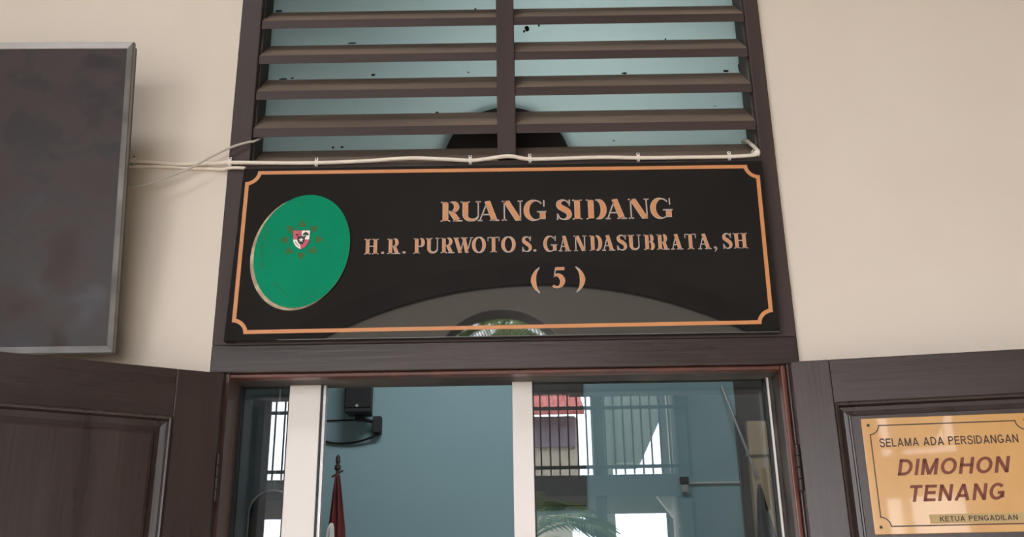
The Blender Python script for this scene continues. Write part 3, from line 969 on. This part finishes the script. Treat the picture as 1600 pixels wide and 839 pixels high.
t1 = text_mesh('lettering', 'SELAMA ADA PERSIDANGAN', M['br_edge'], pq, pl(0.1715), pl(0.4625), 1.9335 - pz, 0.0185, YP, 0, 0.155, 0.14)
t2 = text_mesh('lettering', 'DIMOHON', M['br_red'], pq, pl(0.2005), pl(0.4400), 1.8695 - pz, 0.0355, YP, 0.26, 0.18, 0.15)
t3 = text_mesh('lettering', 'TENANG', M['br_red'], pq, pl(0.2150), pl(0.4210), 1.8125 - pz, 0.0355, YP, 0.26, 0.18, 0.15)
t1['label'], t2['label'], t3['label'] = 'small dark line SELAMA ADA PERSIDANGAN', 'large slanted maroon word DIMOHON', 'large slanted maroon word TENANG'
tp = MB().box(pl(0.255), pl(0.4690), YP - 0.0006, YP, 1.7650 - pz, 1.7845 - pz).build('name_strip', M['tape'], pq)
text_mesh('lettering', 'KETUA PENGADILAN', M['br_edge'], tp, pl(0.2755), pl(0.4335), 1.7690 - pz, 0.0112, YP - 0.0006, 0, 0.17, 0.15)

# ================================================================== TELEVISION
TVW, TVH = 1.335, 0.768
tv = thing('television', 'large dark television with dusty screen and metal edge hung on the wall at left', 'television', (-0.901, -0.080, 2.180), (math.radians(8.6), 0, math.radians(1.2)))
MB().box(-TVW + 0.003, -0.003, 0.010, 0.034, 0.003, TVH - 0.003).build('housing', M['tvback'], tv, bevel=0.003)
m = MB()
m.rect_sweep(-TVW, 0, 0, TVH, [(0.0, 0.012), (0.0, 0.001), (0.002, -0.002), (0.0155, 0.001), (0.0170, 0.002), (0.0170, 0.009)])
m.build('bezel', M['bezel'], tv)
MB().box(-TVW + 0.0165, -0.0165, 0.003, 0.010, 0.0165, TVH - 0.0165).build('screen', M['screen'], tv)
MB().box(-0.98, -0.36, 0.034, 0.050, 0.20, 0.52).build('back_cover', M['tvback'], tv, bevel=0.006)
for x in (-0.85, -0.5):
    m = MB()
    m.box(x, x + 0.03, 0.050, 0.058, 0.12, 0.60)
    m.box(x + 0.005, x + 0.025, 0.058, 0.145, 0.30, 0.34)
    m.build('wall_bracket', M['nail'], tv)

# ================================================================== CABLES
cb = thing('cable', 'cream cable clipped along the louvre sill above the black sign', 'cable', (0, 0, 2.70))
path = [(-1.05, 0.008, 2.720), (-0.955, 0.008, 2.7165), (-0.90, 0.008, 2.7125), (-0.8413, 0.007, 2.7055), (-0.76, 0.006, 2.7035), (-0.6941, -0.0055, 2.7005), (-0.58, -0.0055, 2.697),
        (-0.4731, -0.0055, 2.6955), (-0.35, -0.0055, 2.6985), (-0.2363, -0.0060, 2.7045), (-0.15, -0.006, 2.7000), (-0.0808, -0.0055, 2.6955), (-0.045, -0.008, 2.6970), (0.0, -0.0125, 2.7015), (0.028, -0.0125, 2.7015),
        (0.0713, -0.0055, 2.6965), (0.16, -0.0055, 2.6970), (0.26, -0.0055, 2.6985), (0.3478, -0.0055, 2.6950), (0.47, -0.0055, 2.6945), (0.5801, -0.0055, 2.6945), (0.635, -0.0055, 2.6970), (0.6525, -0.0055, 2.7015),
        (0.6545, -0.004, 2.711), (0.6505, 0.030, 2.745), (0.647, 0.070, 2.779), (0.645, 0.098, 2.790)]
MB().tube([(x, y, z - 2.70) for x, y, z in smooth_path(path, 5)], 0.0052, 10).build('sheath', M['cable_w'], cb, smooth=True)


def clip(x, y, z, parent, rot=0.0):
    m_ = MB()
    prof_ = [(-0.0085, 0.0), (-0.0085, -0.004), (-0.0062, -0.0078), (-0.001, -0.0098), (0.004, -0.0094), (0.0078, -0.006), (0.0092, 0.0), (0.0062, 0.0), (0.0050, -0.0045), (0, -0.0066), (-0.0050, -0.0045), (-0.0062, 0.0)]
    m_.prism([(q[1], q[0]) for q in prof_], -0.0038, 0.0038, axis='x')
    m_.box(-0.0038, 0.0038, -0.0068, 0.0, 0.0078, 0.0145)
    c_ = m_.build('cable_clip', M['clip'], parent, (x, y, z - 2.70))
    c_.rotation_euler = (0, rot, 0)
    n_ = MB().tube([(0, -0.009, 0.0112), (0, 0.001, 0.0112)], 0.0018, 8).build('nail', M['nail'], c_)


for x, z in ((-0.6941, 2.7005), (-0.4731, 2.6955), (-0.0808, 2.6955), (0.0713, 2.6965), (0.3478, 2.6950), (0.5801, 2.6945)):
    clip(x, 0.0, z, cb)
clip(0.6515, 0.0, 2.7030, cb, math.radians(-60))
clip(-0.945, 0.0145, 2.7165, cb)
# second cable lying under the first on the wall
c3 = [(-1.05, 0.010, 2.7030), (-0.94, 0.010, 2.7010), (-0.88, 0.010, 2.7000), (-0.80, 0.010, 2.6935), (-0.75, 0.0100, 2.6915), (-0.715, 0.006, 2.6870), (-0.69, -0.0045, 2.6860), (-0.66, -0.0045, 2.685), (-0.655, -0.0045, 2.683)]
c3o = tag(MB().tube(smooth_path(c3, 5), 0.0042, 8).build('cable', M['cable_w'], smooth=True),
          'short cream cable just under the clipped one, on the wall between television and frame', 'cable')
gc = [(-1.02, -0.030, 2.628), (-0.945, -0.028, 2.628), (-0.905, -0.028, 2.631), (-0.861, -0.026, 2.645), (-0.784, -0.022, 2.681), (-0.738, -0.020, 2.711), (-0.692, -0.016, 2.738), (-0.655, -0.010, 2.754), (-0.634, -0.002, 2.763), (-0.626, 0.020, 2.783), (-0.620, 0.05, 2.812), (-0.615, 0.085, 2.846)]
tag(MB().tube(smooth_path(gc, 5), 0.0032, 8).build('cable', M['cable_g'], smooth=True),
    'thin grey cable slanting up from behind the television into the louvre', 'cable')

# ================================================================== GLAZED LEAVES behind the frame
YG = 0.130
gl = thing('door_3', 'narrow glazed leaf with a broad white stile, left side of the doorway', 'glass door', (-0.5, YG, 0), kind='structure')
g0 = 0.5
MB().box(-0.5315 + g0, -0.4545 + g0, -0.018, 0.018, 0.0, 2.146).build('stile', M['alu'], gl, bevel=0.002)
MB().box(-0.4545 + g0, -0.4500 + g0, -0.014, 0.014, 0.0, 2.146).build('edge_seal', M['seal'], gl)
MB().box(-0.4500 + g0, -0.4430 + g0, -0.010, 0.014, 0.0, 2.146).build('edge_strip', M['alu_grey'], gl)
MB().box(-0.5355 + g0, -0.5315 + g0, -0.010, 0.010, 0.0, 2.146).build('glazing_seal', M['seal'], gl)
MB().box(-0.655 + g0, -0.648 + g0, -0.014, 0.014, 0.0, 2.146).build('hinge_stile', M['seal'], gl)
MB().box(-0.648 + g0, -0.5355 + g0, -0.003, 0.003, 0.0, 2.146).build('glass_pane', M['glass'], gl)
gr = thing('door_4', 'wide glazed leaf with a white stile mirroring a balcony, right side of the doorway', 'glass door', (0.35, YG, 0), kind='structure')
g1 = -0.35
MB().box(0.0165 + g1, 0.0665 + g1, -0.018, 0.018, 0.0, 2.146).build('stile', M['alu'], gr, bevel=0.002)
MB().box(0.0665 + g1, 0.0700 + g1, -0.010, 0.010, 0.0, 2.146).build('glazing_seal', M['seal'], gr)
MB().box(0.0700 + g1, 0.640 + g1, -0.003, 0.003, 0.0, 2.146).build('glass_pane', M['glass'], gr)
MB().box(0.640 + g1, 0.6450 + g1, -0.012, 0.010, 0.0, 2.146).build('glazing_seal', M['seal'], gr)
MB().box(0.6450 + g1, 0.6495 + g1, -0.018, 0.014, 0.0, 2.146).build('edge_strip', M['alu'], gr)
MB().box(0.6495 + g1, 0.664 + g1, -0.012, 0.018, 0.0, 2.146).build('hinge_stile', M['wood_side'], gr)

# ================================================================== COURT ROOM CONTENTS
sp = thing('speaker', 'black box loudspeaker on a bracket high on the blue wall', 'speaker', (-1.0, 4.5, 3.00))
MB().prism([(-0.092, -0.23), (0.092, -0.23), (0.075, -0.07), (-0.075, -0.07)], 0.0, 0.34, axis='z').build('cabinet', M['spk'], sp, bevel=0.006)
MB().box(-0.084, 0.084, -0.236, -0.229, 0.03, 0.33).build('grille', M['spk_g'], sp, bevel=0.003)
MB().box(0.02, 0.045, -0.239, -0.236, 0.212, 0.218).build('badge', M['steel'], sp)
MB().tube([(-0.006, -0.238, 0.042), (-0.006, -0.232, 0.042)], 0.010, 14).build('round_mark', M['steel'], sp)
m = MB()
m.box(-0.028, 0.028, -0.15, -0.09, -0.035, 0.0)
m.tube([(0, -0.12, -0.02), (0.04, -0.10, -0.03), (0.085, -0.05, -0.03)], 0.012, 10)
m.build('swivel_arm', M['spk'], sp)
MB().box(0.078, 0.135, -0.075, 0.0, -0.105, 0.005).build('wall_mount', M['spk'], sp, bevel=0.004)
m = MB().tube(smooth_path([(-0.888, 4.46, 2.886), (-0.900, 4.45, 2.880), (-0.95, 4.465, 2.862), (-1.03, 4.475, 2.842), (-1.14, 4.485, 2.835), (-1.24, 4.485, 2.85), (-1.32, 4.49, 2.89)], 6), 0.007, 8)
tag(m.build('speaker_cable', M['spk_g'], smooth=True), 'dark cable drooping from the loudspeaker mount along the blue wall', 'cable')
tag(MB().tube([(-1.40, 4.492, 2.992), (-1.05, 4.492, 2.995)], 0.005, 8).build('wall_cable', M['spk_g']), 'short straight dark cable on the wall under the loudspeaker', 'cable')

# national flag on a pole
fl = thing('flag', 'red and white flag hanging from a dark pole against the blue wall', 'flag', (-1.095, 4.15, 0))
MB().tube([(0, 0, 0.0), (0, 0, 2.62)], 0.012, 10).build('pole', M['pole'], fl, smooth=True)
m = MB()
m.lathe([(0.014, 0), (0.020, 0.01), (0.020, 0.03), (0.010, 0.04), (0.016, 0.06), (0.014, 0.085), (0.004, 0.10)], 12, (0, 0, 2.60))
m.tube([(-0.035, 0, 2.56), (0.035, 0, 2.60)], 0.006, 8)
m.build('finial', M['pole'], fl)
MB().lathe([(0.17, 0), (0.17, 0.02), (0.05, 0.05), (0.018, 0.12)], 20).build('base', M['pole'], fl)


def drape(rows, nseg=36, amp=0.012, folds=6, y0=0.0, ph=0.0):
    """closed folded cloth: rows (z, xleft, xright, depth)"""
    m_ = MB()
    vs, fs = [], []
    for z, xl, xr, dp in rows:
        c, hw = (xl + xr) / 2, (xr - xl) / 2
        for k in range(nseg):
            a = 2 * math.pi * k / nseg
            q = 1 + amp / max(hw, 0.02) * math.sin(folds * a + ph + z * 1.5)
            vs.append((c + hw * math.cos(a) * (0.93 + 0.07 * q), y0 + dp * math.sin(a) * q, z))
    for i in range(len(rows) - 1):
        for k in range(nseg):
            fs.append((i * nseg + k, i * nseg + (k + 1) % nseg, (i + 1) * nseg + (k + 1) % nseg, (i + 1) * nseg + k))
    fs.append(tuple(range(nseg)))
    return m_.add(vs, fs)


drape([(2.57, -0.012, 0.016, 0.02), (2.45, -0.024, 0.035, 0.03), (2.25, -0.040, 0.062, 0.05), (2.05, -0.050, 0.080, 0.06), (1.75, -0.055, 0.10, 0.07), (1.3, -0.05, 0.12, 0.08)], 40, 0.02, 7).build('red_cloth', M['flag_r'], fl, smooth=True)
drape([(2.27, -0.022, -0.004, 0.012), (2.24, -0.038, 0.004, 0.03), (2.14, -0.052, 0.010, 0.045), (2.0, -0.070, 0.012, 0.055), (1.4, -0.085, 0.0, 0.06)], 30, 0.012, 6, -0.05).build('white_cloth', M['flag_w'], fl, smooth=True)

# second, dark drape near the right-hand wall
d2 = thing('banner', 'dark furled banner on a pole by the tan panelling, behind the right glass pane', 'banner', (1.475, 3.8, 0))
MB().tube([(0, 0, 0), (0, 0, 2.42)], 0.012, 10).build('pole', M['pole'], d2, smooth=True)
MB().lathe([(0.17, 0), (0.17, 0.02), (0.05, 0.05), (0.018, 0.12)], 20).build('base', M['pole'], d2)
drape([(2.40, -0.012, 0.012, 0.02), (2.25, -0.030, 0.040, 0.03), (2.05, -0.050, 0.085, 0.05), (1.8, -0.065, 0.13, 0.07), (1.4, -0.07, 0.16, 0.08)], 40, 0.02, 7).build('cloth', M['flag_d'], d2, smooth=True)
tag(MB().tube([(1.448, 4.492, 3.185), (1.612, 4.41, 2.56)], 0.008, 10).build('rod', M['steel']), 'thin pale rod leaning across the corner behind the right glass pane', 'rod')

# dark board on the blue wall
bd = thing('wall_board', 'dark framed board on the blue wall beside the white middle stile', 'board', (0.31, 4.5, 2.40))
MB().box(-0.187, 0.187, -0.03, 0, 0, 1.05).build('frame', M['board'], bd, bevel=0.006)
MB().box(-0.165, 0.165, -0.032, -0.028, 0.03, 1.02).build('face', M['board'], bd)
# socket and trunking
so = thing('wall_socket', 'small grey double switch box on the blue wall by the trunking', 'socket', (1.145, 4.5, 2.50))
MB().box(-0.028, 0.028, -0.035, 0, 0.03, 0.075).build('switch_box', M['spk'], so, bevel=0.003)
MB().box(-0.022, 0.022, -0.03, 0, -0.025, 0.022).build('socket_box', M['steel'], so, bevel=0.003)
tag(MB().box(1.175, 1.53, 4.485, 4.5, 2.528, 2.540).build('trunking', M['alu_grey'], bevel=0.002), 'thin level cable trunking on the blue wall right of the switch box', 'trunking')
tag(MB().tube([(1.522, 4.488, 0), (1.522, 4.488, 2.98)], 0.010, 8).build('corner_shade_line', M['dkgrey']), 'thin upright dark line put in for the shaded corner of the blue wall', 'corner line')  # dark tube draws the shade line where the walls meet
# round-topped dark screen behind the left pane
sc_ = thing('standing_screen', 'dark blue round-topped screen behind the left glass pane', 'screen', (-0.90, 1.6, 0))
pts = [(-0.085, 0.1)] + [(0.085 * math.cos(a), 2.02 + 0.085 * math.sin(a)) for a in [math.pi - math.pi * k / 20 for k in range(21)]] + [(0.085, 0.1)]
MB().prism(pts, -0.02, 0.02).build('panel', M['navy'], sc_)
MB().tube([(x, -0.02, z) for x, z in pts], 0.004, 8).build('edge_tube', M['steel'], sc_)
MB().tube([(0.0, 0, 2.10), (0.0, 0, 2.55)], 0.004, 8).build('upright_rod', M['steel'], sc_)
MB().box(-0.12, 0.12, -0.15, 0.15, 0, 0.1).build('foot', M['spk'], sc_, bevel=0.01)

# ================================================================== COURTYARD, seen only as reflections
tag(MB().box(-40, 40, -60, -4.2, -0.2, -0.05).build('ground', M['pave']), 'pale paved courtyard beyond the arcade', 'ground', kind='structure')

gy = -9.6
tag(MB().box(2.14, 9, -12.0, -4.2, -0.1, 6.5).build('added_side_wing', M['shade_wall']), 'added dark wing along the right of the courtyard, mirrored in the glass', 'building', kind='structure')  # added and kept dark so the left door leaf mirrors no sky
gallery = thing('gallery', 'two storey open gallery across the courtyard, mirrored in the right glass pane', 'building', (0, gy, 0))
MB().box(-6, 2.12, -1.8, 0, 3.20, 3.44).build('floor_slab', M['slab'], gallery)
m = MB()
for x in (-4.6, -1.3, 0.98, 1.98):
    MB().box(x, x + 0.13, -0.3, -0.04, -0.1, 6.0).build('column', M['slab'], gallery)
m = MB()
m.box(1.90, 1.94, -0.2, -0.1, -0.1, 6)
m.prism([(1.72, 3.20), (1.98, 3.20), (1.98, 2.84)], -0.25, -0.15)
m.build('brackets', M['white'], gallery)
MB().box(-6, 2.12, -2.2, 0.4, 6.0, 6.15).build('roof_slab', M['slab'], gallery)
rl = thing('railing', 'dark iron balcony railing across the courtyard, mirrored in the glass doors', 'railing', (0, gy + 0.02, 3.44))
for z in (0.09, 0.80, 0.99):
    MB().box(-6, 2.1, -0.02, 0.02, z - 0.018, z + 0.018).build('rail', M['iron'], rl)
proto = MB().box(-0.009, 0.009, -0.009, 0.009, 0, 1.02).build('baluster', M['iron'], rl)
proto.location.x = 2.0
for k in range(1, 72):
    c = proto.copy()
    COL.objects.link(c)
    c.parent = rl
    c.location.x = 2.0 - 0.11 * k

hs = thing('house', 'house with red tiled roof beyond the gallery, mirrored in the right glass pane', 'house', (0, -16, 0))
MB().box(-2.5, 1.2, -4, 0, 3.75, 5.5).build('wall', M['cream'], hs)
for x in (-2.4, 0.95):
    for y in (-3.8, -0.2):
        MB().box(x - 0.1, x + 0.1, y - 0.1, y + 0.1, -0.1, 3.75).build('pillar', M['cream'], hs)
MB().box(-2.5, 1.15, 0.0, 0.1, 4.95, 5.5).build('fascia_wall', M['mauve'], hs)
m = MB()
m.prism([(0.5, 5.45), (0.5, 5.55), (-1.6, 6.5), (-1.6, 6.4)], -2.8, 1.3, axis='x')
for k in range(20):
    x = -2.75 + 0.21 * k
    m.tube([(x, 0.5, 5.56), (x, -1.6, 6.51)], 0.05, 8)
m.build('roof', M['rooftile'], hs)
st = thing('stair_block', 'sage coloured stair block beyond the gallery, mirrored in the right glass pane', 'stairs', (0, -13, 0))
MB().prism([(1.45, 4.15), (1.95, 4.15), (2.36, 4.95), (2.36, 5.3), (1.45, 5.3)], -0.6, 0).build('soffit', M['sage'], st)
MB().box(1.40, 1.52, -0.6, 0.04, 0, 5.3).build('post', M['sage'], st)


def palm(name, label, loc, hgt, fl_, nfr, seed):
    rnd_ = random.Random(seed)
    p_ = thing(name, label, 'palm', loc)
    MB().tube([(0, 0, 0), (0.03, 0, hgt * 0.5), (0, 0, hgt)], [0.10, 0.08, 0.07], 12).build('trunk', M['bark'], p_, smooth=True)
    for q in range(nfr):
        az = 2 * math.pi * q / nfr + rnd_.uniform(-.2, .2)
        el = rnd_.uniform(0.2, 1.2)
        L_ = fl_ * rnd_.uniform(0.85, 1.1)
        m_ = MB()
        spine = []
        x = z = 0.0
        e = el
        for k in range(13):
            spine.append(Vector((x * math.cos(az), x * math.sin(az), hgt + z)))
            x += L_ / 12 * math.cos(e)
            z += L_ / 12 * math.sin(e)
            e -= 0.13
        m_.tube(spine, [0.014 * (1 - k / 14) for k in range(13)], 6)
        sd = Vector((-math.sin(az), math.cos(az), 0))
        for k in range(2, 12):
            for j in range(2):
                t_ = j / 2
                p0 = spine[k].lerp(spine[k + 1], t_) if k < 12 else spine[k]
                d_ = (spine[min(k + 1, 12)] - spine[k - 1]).normalized()
                ll = 0.42 * fl_ / 1.2 * math.sin(math.pi * (k + t_) / 13.5) + 0.05
                for s_ in (-1, 1):
                    tip = p0 + (sd * s_ * 0.8 + d_ * 0.65 + Vector((0, 0, -0.30))) * ll
                    mid = p0.lerp(tip, 0.45) + Vector((0, 0, 0.04))
                    nn = d_ * 0.010
                    m_.add([p0 - nn * 0.5, p0 + nn * 0.5, mid + nn, tip, mid - nn], [(0, 1, 2, 3, 4)])
        m_.build('frond', M['leaf'], p_, fix=False)
    return p_


palm('palm', 'low green palm in the courtyard, mirrored at the bottom of the right glass pane', (0.12, -6.3, -0.05), 2.40, 0.90, 10, 3)
palm('palm', 'tall green palm in the courtyard, mirrored at the bottom edge of the sign', (-0.05, -8.2, -0.05), 4.80, 1.0, 12, 9)
